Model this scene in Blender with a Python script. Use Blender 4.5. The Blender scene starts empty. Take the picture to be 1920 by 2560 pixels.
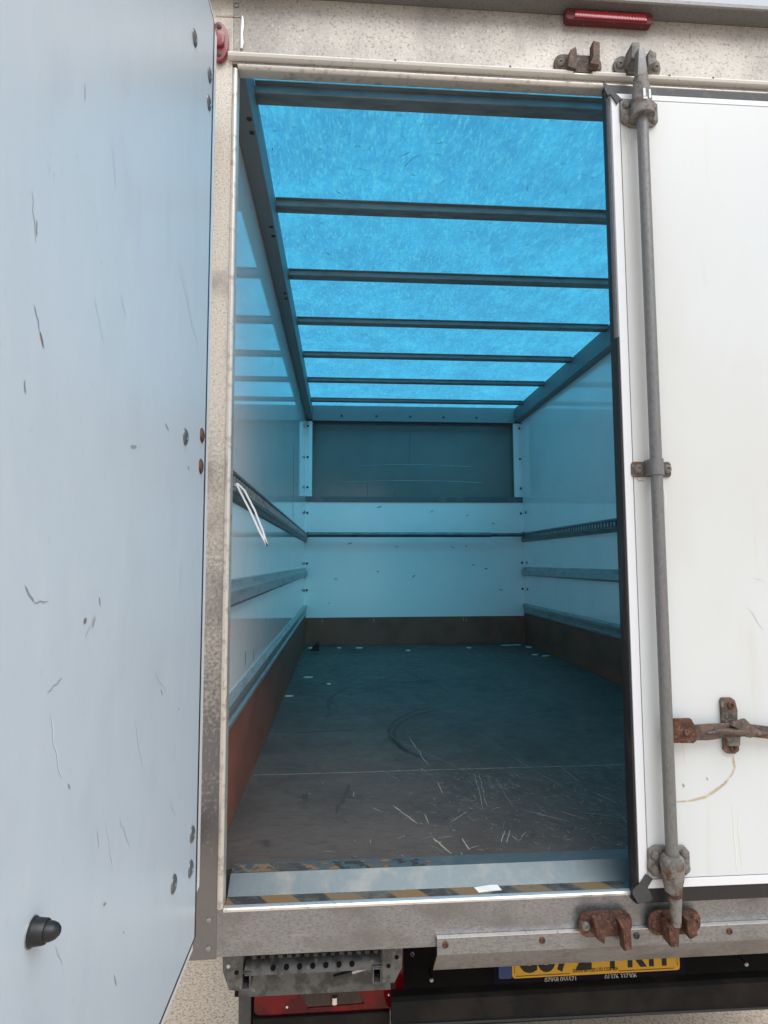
import bpy, bmesh, math, random
from mathutils import Vector, Matrix
random.seed(11)
S = bpy.context.scene
C = S.collection
# ------------------------------------------------------------------ camera
cam_d = bpy.data.cameras.new('camera'); cam = bpy.data.objects.new('camera', cam_d); C.objects.link(cam)
cam_d.sensor_fit = 'VERTICAL'; cam_d.sensor_height = 36.0; cam_d.lens = 36.0*1522.93/2560.0
cam_d.clip_start = 0.02; cam_d.clip_end = 2000
_r = Vector((0.99748506, -0.07080717, -0.00314658)); _u = Vector((-0.0026756, -0.08198108, 0.99663029)); _f = Vector((0.07082653, 0.99411541, 0.08196435))
cam.matrix_world = Matrix(((_r.x, _u.x, -_f.x, 0.2638), (_r.y, _u.y, -_f.y, -1.4733), (_r.z, _u.z, -_f.z, 0.782), (0, 0, 0, 1)))
S.camera = cam
# ------------------------------------------------------------------ sky, sun, exposure
SUN_EL, SUN_AZ = 58.0, 150.0      # degrees; azimuth clockwise from +Y: behind the camera, to the right
W = bpy.data.worlds.new('World'); S.world = W; W.use_nodes = True
wn = W.node_tree.nodes; wl = W.node_tree.links; wn.clear()
wo = wn.new('ShaderNodeOutputWorld'); wb = wn.new('ShaderNodeBackground'); sk = wn.new('ShaderNodeTexSky')
hs = wn.new('ShaderNodeHueSaturation')
sk.sky_type = 'NISHITA'; sk.sun_disc = False; sk.sun_elevation = math.radians(SUN_EL); sk.sun_rotation = math.radians(SUN_AZ)
sk.air_density = 1.0; sk.dust_density = 1.0; sk.ozone_density = 1.0
hs.inputs['Saturation'].default_value = 0.20
wb.inputs['Strength'].default_value = 0.15
wl.new(sk.outputs[0], hs.inputs['Color']); cl = wn.new('ShaderNodeMix'); cl.data_type = 'RGBA'; cl.inputs['Factor'].default_value = 0.7       # an even white cloud layer over the sky
cl.inputs['B'].default_value = (2.95, 3.15, 3.4, 1)
wl.new(hs.outputs[0], cl.inputs['A']); wl.new(cl.outputs['Result'], wb.inputs['Color']); wl.new(wb.outputs[0], wo.inputs['Surface'])
sun_d = bpy.data.lights.new('sun', 'SUN'); sun = bpy.data.objects.new('sun', sun_d); C.objects.link(sun)
sun_d.energy = 1.5; sun_d.angle = math.radians(50); sun_d.color = (1.0, 0.99, 0.98)
_el, _az = math.radians(SUN_EL), math.radians(SUN_AZ)
_to = Vector((math.sin(_az)*math.cos(_el), math.cos(_az)*math.cos(_el), math.sin(_el)))
sun.rotation_euler = _to.to_track_quat('Z', 'Y').to_euler()
S.view_settings.view_transform = 'Standard'; S.view_settings.look = 'None'; S.view_settings.gamma = 1.0
S.view_settings.use_curve_mapping = False
S.view_settings.exposure = 0.74
S.render.engine = 'CYCLES'
cy = S.cycles
cy.use_denoising = True; cy.max_bounces = 14; cy.diffuse_bounces = 8; cy.glossy_bounces = 6; cy.transmission_bounces = 10
cy.sample_clamp_indirect = 8.0; cy.caustics_reflective = False; cy.caustics_refractive = False

# ------------------------------------------------------------------ materials
MATS = {}
def mat(name, col, rough=0.5, metal=0.0, layers=(), bump=(), spec=0.5, coat=0.0, rvar=None):
    """layers: (colour, scale, lo, hi, amount, stretch); bump: (scale, strength, stretch); rvar: (scale, lo, hi)"""
    m = bpy.data.materials.new(name); m.use_nodes = True; nt = m.node_tree; N = nt.nodes; Lk = nt.links
    b = N['Principled BSDF']
    b.inputs['Roughness'].default_value = rough; b.inputs['Metallic'].default_value = metal
    b.inputs['Specular IOR Level'].default_value = spec; b.inputs['Coat Weight'].default_value = coat; b.inputs['Coat Roughness'].default_value = 0.08
    tc = N.new('ShaderNodeTexCoord')
    def noise(scale, stretch, detail=6.0, seed=0.0):
        mp = N.new('ShaderNodeMapping'); mp.inputs['Scale'].default_value = stretch; mp.inputs['Location'].default_value = (seed, seed*1.7, seed*0.6)
        n = N.new('ShaderNodeTexNoise'); n.inputs['Scale'].default_value = scale; n.inputs['Detail'].default_value = detail; n.inputs['Roughness'].default_value = 0.6
        Lk.new(tc.outputs['Object'], mp.inputs['Vector']); Lk.new(mp.outputs[0], n.inputs['Vector'])
        return n.outputs['Fac']
    def rng(s, lo, hi, a, b2):
        r = N.new('ShaderNodeMapRange'); r.inputs['From Min'].default_value = lo; r.inputs['From Max'].default_value = hi
        r.inputs['To Min'].default_value = a; r.inputs['To Max'].default_value = b2; r.interpolation_type = 'SMOOTHSTEP'
        Lk.new(s, r.inputs['Value']); return r.outputs[0]
    cur = None
    for i, (c2, sc, lo, hi, am, st) in enumerate(layers):
        f = rng(noise(sc, st, seed=3.1*i+0.7), lo, hi, 0.0, am)
        mx = N.new('ShaderNodeMix'); mx.data_type = 'RGBA'
        Lk.new(f, mx.inputs['Factor'])
        if cur is None: mx.inputs['A'].default_value = (*col, 1)
        else: Lk.new(cur, mx.inputs['A'])
        mx.inputs['B'].default_value = (*c2, 1); cur = mx.outputs['Result']
    if cur is None: b.inputs['Base Color'].default_value = (*col, 1)
    else: Lk.new(cur, b.inputs['Base Color'])
    if rvar: Lk.new(rng(noise(rvar[0], (1, 1, 1), seed=9.0), 0.3, 0.7, rvar[1], rvar[2]), b.inputs['Roughness'])
    prev = None
    for i, (sc, stg, st) in enumerate(bump):
        bp = N.new('ShaderNodeBump'); bp.inputs['Strength'].default_value = stg; bp.inputs['Distance'].default_value = 0.002
        Lk.new(noise(sc, st, seed=5.3*i+2.0), bp.inputs['Height'])
        if prev is not None: Lk.new(prev, bp.inputs['Normal'])
        prev = bp.outputs[0]
    if prev is not None: Lk.new(prev, b.inputs['Normal'])
    MATS[name] = m
    return m
o1 = (1, 1, 1)
mat('header_alu', (0.50, 0.47, 0.425), 0.48, 0.4, [((0.31, 0.29, 0.265), 3.2, .42, .64, .8, o1), ((0.22, 0.19, 0.155), 130, .52, .66, .75, o1), ((0.68, 0.63, 0.56), 180, .56, .68, .5, o1), ((0.30, 0.275, 0.25), 14, .52, .70, .6, (1, 1, .3)), ((0.13, 0.11, 0.095), 70, .66, .74, .75, o1)], [(160, .25, o1)])
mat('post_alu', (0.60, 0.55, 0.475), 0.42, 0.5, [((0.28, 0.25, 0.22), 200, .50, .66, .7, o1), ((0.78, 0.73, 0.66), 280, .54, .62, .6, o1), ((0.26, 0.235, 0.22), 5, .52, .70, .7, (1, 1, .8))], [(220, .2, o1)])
mat('sill_alu', (0.29, 0.295, 0.305), 0.42, 0.75, [((0.17, 0.17, 0.175), 110, .45, .65, .7, (1, 1, 2.5)), ((0.58, 0.57, 0.57), 330, .58, .70, .6, (1, 1, .8)), ((0.19, 0.185, 0.185), 9, .46, .66, .75, (.6, 1, 1)), ((0.40, 0.395, 0.39), 40, .58, .72, .5, (.5, 1, 1.4))], [(120, .3, (1, 1, .4))], rvar=(40, .3, .55))
mat('bright_alu', (0.74, 0.73, 0.71), 0.34, 0.7, [((0.45, 0.42, 0.38), 60, .58, .70, .8, o1), ((0.12, 0.10, 0.08), 130, .66, .72, .8, o1)], [(80, .1, o1)])
mat('gutter_alu', (0.80, 0.79, 0.76), 0.35, 0.15, [((0.5, 0.47, 0.43), 40, .58, .70, .7, o1), ((0.10, 0.08, 0.07), 130, .67, .72, .8, o1)], [(80, .1, o1)])
mat('bead_alu', (0.60, 0.57, 0.53), 0.36, 0.5, [((0.36, 0.32, 0.29), 50, .50, .68, .8, o1), ((0.12, 0.10, 0.08), 130, .66, .72, .8, o1)], [(80, .1, o1)])
mat('tread_alu', (0.115, 0.145, 0.158), 0.42, 0.5, [((0.15, 0.165, 0.17), 45, .50, .70, .7, o1), ((0.14, 0.12, 0.10), 160, .62, .70, .8, o1), ((0.26, 0.24, 0.21), 10, .5, .72, .5, o1)], [(90, .15, o1)])
mat('rail_alu', (0.42, 0.43, 0.43), 0.40, 0.6, [((0.22, 0.22, 0.21), 40, .45, .7, .7, (1, .2, 1))], [(90, .1, o1)])
mat('track_alu', (0.20, 0.20, 0.195), 0.45, 0.4, [((0.10, 0.10, 0.095), 40, .45, .7, .7, (1, .2, 1)), ((0.34, 0.34, 0.33), 90, .60, .70, .6, o1)], [(90, .1, o1)])
mat('cant_alu', (0.21, 0.215, 0.22), 0.55, 0.1, [((0.20, 0.21, 0.22), 12, .4, .7, .6, (1, .2, 1))])
mat('roofbar_alu', (0.30, 0.31, 0.31), 0.45, 0.4, [((0.16, 0.16, 0.15), 30, .4, .7, .6, (.3, 1, 1))])
mat('galv_steel', (0.20, 0.20, 0.20), 0.45, 0.45, [((0.145, 0.143, 0.14), 150, .45, .65, .6, (1, 1, .5)), ((0.27, 0.27, 0.268), 260, .56, .68, .5, (1, 1, .4)), ((0.15, 0.125, 0.10), 12, .58, .74, .5, (1, 1, .4))], [(200, .3, o1)])
mat('step_steel', (0.11, 0.108, 0.105), 0.6, 0.2, [((0.04, 0.038, 0.036), 30, .42, .62, .85, o1), ((0.24, 0.235, 0.225), 60, .60, .70, .6, o1)], [(120, .4, o1)])
mat('rust', (0.100, 0.042, 0.026), 0.85, 0.0, [((0.040, 0.020, 0.015), 45, .44, .60, .9, o1), ((0.22, 0.095, 0.042), 80, .54, .66, .85, o1), ((0.20, 0.15, 0.12), 30, .58, .68, .6, o1), ((0.03, 0.016, 0.012), 140, .58, .66, .8, o1)], [(160, .7, o1), (500, .5, o1)])
mat('dark_rust', (0.145, 0.105, 0.085), 0.75, 0.15, [((0.07, 0.055, 0.05), 55, .42, .62, .9, o1), ((0.26, 0.23, 0.20), 80, .56, .68, .8, o1), ((0.17, 0.075, 0.04), 30, .50, .64, .8, o1)], [(160, .6, o1), (500, .4, o1)])
mat('cast_grey', (0.215, 0.20, 0.185), 0.7, 0.2, [((0.11, 0.10, 0.09), 50, .45, .62, .9, o1), ((0.33, 0.32, 0.30), 110, .56, .68, .7, o1), ((0.16, 0.10, 0.07), 24, .56, .70, .7, o1)], [(160, .6, o1), (500, .4, o1)])
mat('rusty_cast', (0.22, 0.21, 0.20), 0.7, 0.2, [((0.12, 0.11, 0.10), 50, .45, .62, .9, o1), ((0.13, 0.052, 0.03), 24, .52, .60, .95, o1), ((0.24, 0.13, 0.06), 80, .60, .70, .6, o1)], [(160, .6, o1), (500, .4, o1)])
mat('door_white', (0.66, 0.695, 0.715), 0.32, 0, [((0.655, 0.67, 0.655), 3.5, .45, .72, .5, (1, 1, .35)), ((0.60, 0.60, 0.57), 1.6, .44, .68, .55, (1, 1, .5)), ((0.60, 0.575, 0.52), 13, .60, .76, .5, (1, 1, .10)), ((0.50, 0.48, 0.45), 90, .70, .76, .5, o1)], [(14, .03, o1)])
mat('trim_white', (0.76, 0.78, 0.82), 0.28, 0, [((0.6, 0.58, 0.55), 60, .66, .76, .5, o1)])
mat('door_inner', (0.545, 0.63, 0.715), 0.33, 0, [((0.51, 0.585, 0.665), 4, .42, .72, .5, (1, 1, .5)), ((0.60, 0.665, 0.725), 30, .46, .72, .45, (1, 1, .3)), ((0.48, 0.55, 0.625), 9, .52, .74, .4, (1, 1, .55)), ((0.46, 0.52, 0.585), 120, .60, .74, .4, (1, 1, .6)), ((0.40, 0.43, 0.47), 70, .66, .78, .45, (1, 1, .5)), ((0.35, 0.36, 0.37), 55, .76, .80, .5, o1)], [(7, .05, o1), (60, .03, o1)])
mat('wall_white', (0.92, 0.885, 0.86), 0.05, 0, [((0.80, 0.81, 0.81), 2.5, .42, .72, .6, o1), ((0.30, 0.31, 0.31), 60, .735, .775, .8, (1, 1, .5)), ((0.50, 0.52, 0.53), 30, .60, .74, .4, (1, 1, .3))], [(3.0, .07, o1), (14, .02, o1)], spec=.5)
mat('panel_white', (0.92, 0.885, 0.86), 0.20, 0, [((0.81, 0.82, 0.82), 2.5, .42, .72, .6, o1), ((0.25, 0.26, 0.26), 55, .735, .775, .8, (1, 1, .6))], [(5.0, .06, o1)])
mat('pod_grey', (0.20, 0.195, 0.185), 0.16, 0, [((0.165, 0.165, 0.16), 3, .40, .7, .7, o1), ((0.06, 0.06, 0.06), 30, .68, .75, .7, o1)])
mat('brown_ply', (0.275, 0.104, 0.069), 0.6, 0, [((0.165, 0.078, 0.056), 6, .40, .68, .8, (1, .4, 1)), ((0.22, 0.15, 0.10), 60, .68, .76, .6, (1, 1, .4))], [(80, .1, o1)], spec=.2)
mat('floor_ply', (0.102, 0.086, 0.077), 0.55, 0, [((0.070, 0.058, 0.052), 3.5, .40, .66, .8, o1), ((0.125, 0.105, 0.088), 7, .52, .74, .6, o1), ((0.066, 0.055, 0.049), 110, .48, .66, .6, (.2, 1, 1)), ((0.17, 0.15, 0.13), 170, .58, .74, .5, (.35, 1, 1)), ((0.26, 0.235, 0.20), 230, .67, .75, .7, o1), ((0.045, 0.039, 0.036), 16, .60, .72, .7, (1, .4, 1))], [(140, .3, (.35, 1, 1)), (12, .12, o1)], spec=.22, rvar=(18, .45, .7))
mat('tyre_mark', (0.062, 0.052, 0.047), 0.6, spec=.2)
mat('roof_mark', (0.03, 0.25, 0.40), 0.6)
mat('scratch', (0.40, 0.36, 0.30), 0.7, 0, [((0.22, 0.20, 0.17), 40, .42, .62, .8, o1)])
mat('scuff_grey', (0.29, 0.31, 0.33), 0.6)
mat('scuff_faint', (0.50, 0.56, 0.615), 0.4)
mat('scuff_light', (0.68, 0.73, 0.77), 0.4)
mat('scuff_brown', (0.22, 0.17, 0.13), 0.7)
mat('stain_line', (0.50, 0.42, 0.32), 0.6, 0, [((0.16, 0.12, 0.10), 160, .60, .68, .9, o1), ((0.68, 0.62, 0.52), 60, .50, .64, .8, o1)])
mat('stain_pale', (0.73, 0.735, 0.70), 0.35)
mat('sealant', (0.02, 0.022, 0.028), 0.5)
mat('rubber', (0.014, 0.015, 0.017), 0.45, 0, [((0.05, 0.048, 0.046), 30, .55, .75, .6, (1, 1, .2))], [(60, .15, o1)])
mat('rubber_grey', (0.05, 0.052, 0.055), 0.55, 0, [((0.09, 0.088, 0.085), 40, .50, .7, .7, o1)], [(90, .3, o1)])
mat('black_paint', (0.007, 0.0065, 0.006), 0.8, 0, [((0.020, 0.016, 0.013), 8, .45, .7, .8, o1), ((0.006, 0.006, 0.006), 14, .58, .66, .9, (.5, 1, 1))], [(60, .2, o1)], spec=.25)
mat('near_black', (0.004, 0.004, 0.004), 0.8, spec=.15)
mat('red_lamp', (0.36, 0.012, 0.022), 0.16, 0, [((0.20, 0.02, 0.03), 60, .5, .7, .6, o1)], coat=.6)
mat('lamp_housing', (0.115, 0.012, 0.018), 0.35, 0, [((0.20, 0.12, 0.11), 90, .56, .7, .6, o1)])
mat('dark_maroon', (0.045, 0.008, 0.012), 0.4)
mat('side_lamp_red', (0.24, 0.045, 0.05), 0.35, 0, [((0.35, 0.22, 0.20), 70, .58, .72, .6, o1), ((0.08, 0.02, 0.025), 40, .5, .66, .8, o1)], coat=.3)
mat('tail_red', (0.15, 0.002, 0.005), 0.1, 0, [((0.05, 0.002, 0.004), 9, .45, .60, .85, o1)], spec=.3)
mat('lens_clear', (0.055, 0.035, 0.033), 0.12, 0, [((0.03, 0.02, 0.02), 90, .45, .6, .7, (1, 1, .2))], spec=.3)
mat('chrome', (0.75, 0.75, 0.75), 0.12, 1.0)
mat('zinc', (0.50, 0.50, 0.49), 0.38, 0.7, [((0.30, 0.29, 0.28), 160, .5, .66, .7, o1)])
mat('screw_dark', (0.05, 0.05, 0.05), 0.5, 0.3)
mat('rivet_dirty', (0.17, 0.18, 0.19), 0.4, 0.5)
mat('plate_yellow', (0.95, 0.53, 0.025), 0.3)
mat('plate_blue', (0.012, 0.06, 0.25), 0.3)
mat('plate_back', (0.004, 0.004, 0.018), 0.7, spec=.15)
mat('plate_black', (0.012, 0.012, 0.012), 0.5)
mat('plate_brown', (0.22, 0.09, 0.02), 0.5)
mat('plate_white', (0.62, 0.64, 0.72), 0.5)
mat('paper', (0.82, 0.82, 0.80), 0.7, 0, [((0.66, 0.65, 0.62), 40, .5, .7, .5, o1)])
mat('wood_chip', (0.58, 0.53, 0.45), 0.8)
mat('black_plastic', (0.010, 0.0105, 0.012), 0.42, 0, [((0.03, 0.03, 0.033), 50, .55, .72, .6, o1)], [(120, .2, o1)])
mat('tie_white', (0.86, 0.87, 0.88), 0.35)
mat('bar_steel', (0.16, 0.16, 0.155), 0.42, 0.5, [((0.08, 0.08, 0.08), 30, .45, .65, .7, (.3, 1, 1))])
mat('ground', (0.70, 0.57, 0.445), 0.9, 0, [((0.32, 0.25, 0.18), 105, .48, .60, .8, o1), ((0.80, 0.70, 0.58), 150, .52, .62, .8, o1), ((0.46, 0.39, 0.31), 2, .45, .7, .5, o1)], [(110, .6, o1), (200, .5, o1)])

def roof_material():
    m = bpy.data.materials.new('roof_blue'); m.use_nodes = True; nt = m.node_tree; N = nt.nodes; L = nt.links; N.clear()
    out = N.new('ShaderNodeOutputMaterial'); tr = N.new('ShaderNodeBsdfTranslucent'); df = N.new('ShaderNodeBsdfDiffuse'); gl = N.new('ShaderNodeBsdfGlossy')
    tc = N.new('ShaderNodeTexCoord')
    def noise(scale, st, det=8):
        mp = N.new('ShaderNodeMapping'); mp.inputs['Scale'].default_value = st
        n = N.new('ShaderNodeTexNoise'); n.inputs['Scale'].default_value = scale; n.inputs['Detail'].default_value = det; n.inputs['Roughness'].default_value = .65
        L.new(tc.outputs['Object'], mp.inputs['Vector']); L.new(mp.outputs[0], n.inputs['Vector']); return n.outputs['Fac']
    def rng(s, lo, hi, a=0., b=1.):
        r = N.new('ShaderNodeMapRange'); r.inputs['From Min'].default_value = lo; r.inputs['From Max'].default_value = hi; r.inputs['To Min'].default_value = a; r.inputs['To Max'].default_value = b
        L.new(s, r.inputs['Value']); return r.outputs[0]
    def mix(f, a, b):
        x = N.new('ShaderNodeMix'); x.data_type = 'RGBA'; L.new(f, x.inputs['Factor'])
        if isinstance(a, tuple): x.inputs['A'].default_value = (*a, 1)
        else: L.new(a, x.inputs['A'])
        x.inputs['B'].default_value = (*b, 1); return x.outputs['Result']
    c = mix(rng(noise(3.5, (1, .8, 1)), .32, .68), ROOF_A, ROOF_B)
    c = mix(rng(noise(1.1, (1, 1, 1), 3), .40, .66, 0, .45), c, ROOF_B)
    c = mix(rng(noise(26, (1, .22, 1)), .48, .76, 0, .45), c, ROOF_C)          # pale brushed streaks
    c = mix(rng(noise(9, (1, .8, 1)), .44, .66, 0, .85), c, ROOF_B)
    c = mix(rng(noise(75, (1, .6, 1)), .46, .66, 0, .60), c, ROOF_B)
    c = mix(rng(noise(110, (1, .25, 1)), .50, .68, 0, .55), c, ROOF_C)
    c = mix(rng(noise(42, (.6, 1, 1), 3), .63, .73, 0, .75), c, ROOF_D)         # specks of dirt
    L.new(c, tr.inputs['Color'])
    df.inputs['Color'].default_value = (0.05, 0.22, 0.34, 1)
    gl.inputs['Roughness'].default_value = .25
    m1 = N.new('ShaderNodeMixShader'); m1.inputs[0].default_value = .12
    L.new(tr.outputs[0], m1.inputs[1]); L.new(df.outputs[0], m1.inputs[2])
    tp = N.new('ShaderNodeBsdfTransparent'); k5 = N.new('ShaderNodeValue'); k5.outputs[0].default_value = .40; L.new(mix(k5.outputs[0], c, (.24, .92, 1.0)), tp.inputs['Color'])
    m3 = N.new('ShaderNodeMixShader'); m3.inputs[0].default_value = .8
    L.new(m1.outputs[0], m3.inputs[1]); L.new(tp.outputs[0], m3.inputs[2])
    m2 = N.new('ShaderNodeMixShader'); m2.inputs[0].default_value = .03
    L.new(m3.outputs[0], m2.inputs[1]); L.new(gl.outputs[0], m2.inputs[2]); L.new(m2.outputs[0], out.inputs['Surface'])
    MATS['roof_blue'] = m
ROOF_A = (0.030, 0.56, 1.0); ROOF_B = (0.004, 0.20, 0.55); ROOF_C = (0.16, 0.80, 1.0); ROOF_D = (0.003, 0.07, 0.16)
roof_material()

def graded_post():
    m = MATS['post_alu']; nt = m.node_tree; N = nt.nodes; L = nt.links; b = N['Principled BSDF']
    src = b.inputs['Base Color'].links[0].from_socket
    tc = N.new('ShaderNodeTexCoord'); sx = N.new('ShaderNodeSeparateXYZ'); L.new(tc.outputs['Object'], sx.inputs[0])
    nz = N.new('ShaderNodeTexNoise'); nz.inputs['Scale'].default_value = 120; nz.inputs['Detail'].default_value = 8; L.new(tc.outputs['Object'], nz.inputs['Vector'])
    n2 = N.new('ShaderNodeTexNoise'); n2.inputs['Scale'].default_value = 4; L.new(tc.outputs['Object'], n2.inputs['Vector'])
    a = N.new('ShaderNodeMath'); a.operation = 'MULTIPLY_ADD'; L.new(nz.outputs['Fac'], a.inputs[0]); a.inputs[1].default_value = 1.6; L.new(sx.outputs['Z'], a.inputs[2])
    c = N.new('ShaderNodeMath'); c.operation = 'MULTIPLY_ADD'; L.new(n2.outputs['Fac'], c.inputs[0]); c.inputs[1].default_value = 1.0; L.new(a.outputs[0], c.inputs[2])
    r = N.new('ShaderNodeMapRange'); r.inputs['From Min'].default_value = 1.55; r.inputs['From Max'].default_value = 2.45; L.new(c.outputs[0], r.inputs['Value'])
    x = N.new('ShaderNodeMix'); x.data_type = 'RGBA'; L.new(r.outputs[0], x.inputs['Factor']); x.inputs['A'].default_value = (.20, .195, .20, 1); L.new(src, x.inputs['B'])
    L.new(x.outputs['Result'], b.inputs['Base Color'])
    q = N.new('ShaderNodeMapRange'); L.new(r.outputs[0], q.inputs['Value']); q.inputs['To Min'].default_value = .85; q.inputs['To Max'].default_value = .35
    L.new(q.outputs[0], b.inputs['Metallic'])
graded_post()   # darker, greyer and more metallic towards the bottom, paler and speckled above
def hazard_material(name, wear_lo, wear_hi, tear):
    m = mat(name, (0.3, 0.3, 0.3), .6)
    nt = m.node_tree; N = nt.nodes; L = nt.links; b = N['Principled BSDF']
    tc = N.new('ShaderNodeTexCoord'); sx = N.new('ShaderNodeSeparateXYZ'); L.new(tc.outputs['Object'], sx.inputs[0])
    def math_(op, a, b2):
        n = N.new('ShaderNodeMath'); n.operation = op
        for i, v in enumerate((a, b2)):
            if isinstance(v, float): n.inputs[i].default_value = v
            else: L.new(v, n.inputs[i])
        return n.outputs[0]
    t = math_('ADD', sx.outputs['X'], math_('MULTIPLY', sx.outputs['Y'], .75))
    st = math_('GREATER_THAN', math_('FRACT', math_('DIVIDE', math_('ADD', t, .04), .150), 0.0), .5)
    nz = N.new('ShaderNodeTexNoise'); nz.inputs['Scale'].default_value = 34; nz.inputs['Detail'].default_value = 8; nz.inputs['Roughness'].default_value = .7
    L.new(tc.outputs['Object'], nz.inputs['Vector'])
    n2 = N.new('ShaderNodeTexNoise'); n2.inputs['Scale'].default_value = 5; L.new(tc.outputs['Object'], n2.inputs['Vector'])
    wear = math_('ADD', nz.outputs['Fac'], math_('MULTIPLY', math_('SUBTRACT', n2.outputs['Fac'], .5), .7))
    rg = N.new('ShaderNodeMapRange'); rg.inputs['From Min'].default_value = wear_lo; rg.inputs['From Max'].default_value = wear_hi; L.new(wear, rg.inputs['Value'])
    a = N.new('ShaderNodeMix'); a.data_type = 'RGBA'; L.new(st, a.inputs['Factor']); a.inputs['A'].default_value = (.215, .125, .052, 1); a.inputs['B'].default_value = (.042, .041, .042, 1)
    c = N.new('ShaderNodeMix'); c.data_type = 'RGBA'; L.new(rg.outputs[0], c.inputs['Factor']); L.new(a.outputs['Result'], c.inputs['A']); c.inputs['B'].default_value = (.15, .135, .11, 1)
    L.new(c.outputs['Result'], b.inputs['Base Color'])
    gone = N.new('ShaderNodeMapRange'); gone.inputs['From Min'].default_value = wear_hi; gone.inputs['From Max'].default_value = wear_hi+.02      # tape torn away
    L.new(math_('ADD', wear, math_('MULTIPLY', sx.outputs['X'], tear)), gone.inputs['Value'])
    tp = N.new('ShaderNodeBsdfTransparent'); ms = N.new('ShaderNodeMixShader'); L.new(gone.outputs[0], ms.inputs[0]); L.new(b.outputs[0], ms.inputs[1]); L.new(tp.outputs[0], ms.inputs[2])
    L.new(ms.outputs[0], N['Material Output'].inputs['Surface'])
hazard_material('hazard', .42, .68, .05); hazard_material('hazard_worn', .46, .62, .55)

# ------------------------------------------------------------------ geometry helpers
def new(): return bmesh.new()
def box(bm, x0, x1, y0, y1, z0, z1, bev=0.0, seg=2):
    vs = [bm.verts.new(p) for p in ((x0, y0, z0), (x1, y0, z0), (x1, y1, z0), (x0, y1, z0), (x0, y0, z1), (x1, y0, z1), (x1, y1, z1), (x0, y1, z1))]
    fs = [bm.faces.new([vs[i] for i in q]) for q in ((3, 2, 1, 0), (4, 5, 6, 7), (0, 1, 5, 4), (1, 2, 6, 5), (2, 3, 7, 6), (3, 0, 4, 7))]
    if bev:
        es = list({e for f in fs for e in f.edges})
        bmesh.ops.bevel(bm, geom=es, offset=bev, segments=seg, affect='EDGES', profile=.6)
    return bm
def prism(bm, pts, axis, a, b, bev=0.0):
    """extrude a 2-D outline: axis 'x' pts are (y,z), axis 'y' pts are (x,z), axis 'z' pts are (x,y)"""
    def P(p, t): return {'x': (t, p[0], p[1]), 'y': (p[0], t, p[1]), 'z': (p[0], p[1], t)}[axis]
    v0 = [bm.verts.new(P(p, a)) for p in pts]; v1 = [bm.verts.new(P(p, b)) for p in pts]
    n = len(pts); fs = [bm.faces.new(v0), bm.faces.new(v1[::-1])]
    for i in range(n): fs.append(bm.faces.new((v0[i], v0[(i+1) % n], v1[(i+1) % n], v1[i])))
    bmesh.ops.recalc_face_normals(bm, faces=fs)
    if bev:
        bmesh.ops.bevel(bm, geom=list({e for f in fs[:2] for e in f.edges}), offset=bev, segments=2, affect='EDGES', profile=.6)
    return bm
def ring(cx, cy, r, n, a0=0, a1=360): return [(cx+r*math.cos(math.radians(a0+(a1-a0)*i/n)), cy+r*math.sin(math.radians(a0+(a1-a0)*i/n))) for i in range(n+(0 if a1-a0 == 360 else 1))]
def rrect(x0, x1, z0, z1, r, n=5):
    o = []
    for cx, cz, a in ((x1-r, z0+r, -90), (x1-r, z1-r, 0), (x0+r, z1-r, 90), (x0+r, z0+r, 180)): o += ring(cx, cz, r, n, a, a+90)
    return o
def tube(bm, pts, rad, n=12, cap=True):
    rads = rad if isinstance(rad, (list, tuple)) else [rad]*len(pts)
    pts = [Vector(p) for p in pts]; rings = []
    for i, p in enumerate(pts):
        d = (pts[min(i+1, len(pts)-1)]-pts[max(i-1, 0)]).normalized()
        a = Vector((0, 0, 1)) if abs(d.z) < .9 else Vector((0, 1, 0))
        u = d.cross(a).normalized(); v = d.cross(u)
        rings.append([bm.verts.new(p+(u*math.cos(t)+v*math.sin(t))*rads[i]) for t in [2*math.pi*k/n for k in range(n)]])
    fs = []
    for A, B in zip(rings, rings[1:]):
        for k in range(n): fs.append(bm.faces.new((A[k], A[(k+1) % n], B[(k+1) % n], B[k])))
    if cap: fs += [bm.faces.new(rings[0]), bm.faces.new(rings[-1][::-1])]
    bmesh.ops.recalc_face_normals(bm, faces=fs)
    return bm
def lathe(bm, prof, axis='y-', n=16):
    """profile of (radius, height) turned about an axis through the origin; 'y-' points towards the camera, 'x+' to the right, 'z+' up"""
    rings = []
    for r, h in prof:
        row = []
        for k in range(n):
            t = 2*math.pi*k/n; a, b = r*math.cos(t), r*math.sin(t)
            row.append(bm.verts.new({'y-': (a, -h, b), 'x+': (h, a, b), 'x-': (-h, a, b), 'z+': (a, b, h), 'z-': (a, b, -h)}[axis]))
        rings.append(row)
    fs = []
    for A, B in zip(rings, rings[1:]):
        for k in range(n): fs.append(bm.faces.new((A[k], A[(k+1) % n], B[(k+1) % n], B[k])))
    fs += [bm.faces.new(rings[0]), bm.faces.new(rings[-1][::-1])]
    bmesh.ops.recalc_face_normals(bm, faces=fs)
    return bm
def mesh(name, bm, smooth=False):
    me = bpy.data.meshes.new(name); bm.to_mesh(me); bm.free()
    if smooth:
        for p in me.polygons: p.use_smooth = True
        try: me.set_sharp_from_angle(angle=math.radians(38))
        except Exception: pass
    return me
BASE = Vector((0.968, 2.1, -0.85))
def link(o, parent):
    C.objects.link(o); o.parent = parent
    if parent is not None and parent.parent is None: o.location = o.location - parent.location
    return o
def obj(name, bm, m, parent=None, smooth=False, loc=(0, 0, 0), label=None, kind=None):
    me = bm if isinstance(bm, bpy.types.Mesh) else mesh(name, bm, smooth)
    if not me.materials: me.materials.append(MATS[m])
    o = bpy.data.objects.new(name, me); o.location = loc; link(o, parent)
    if label: o['label'] = label
    if kind: o['kind'] = kind
    return o
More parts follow.
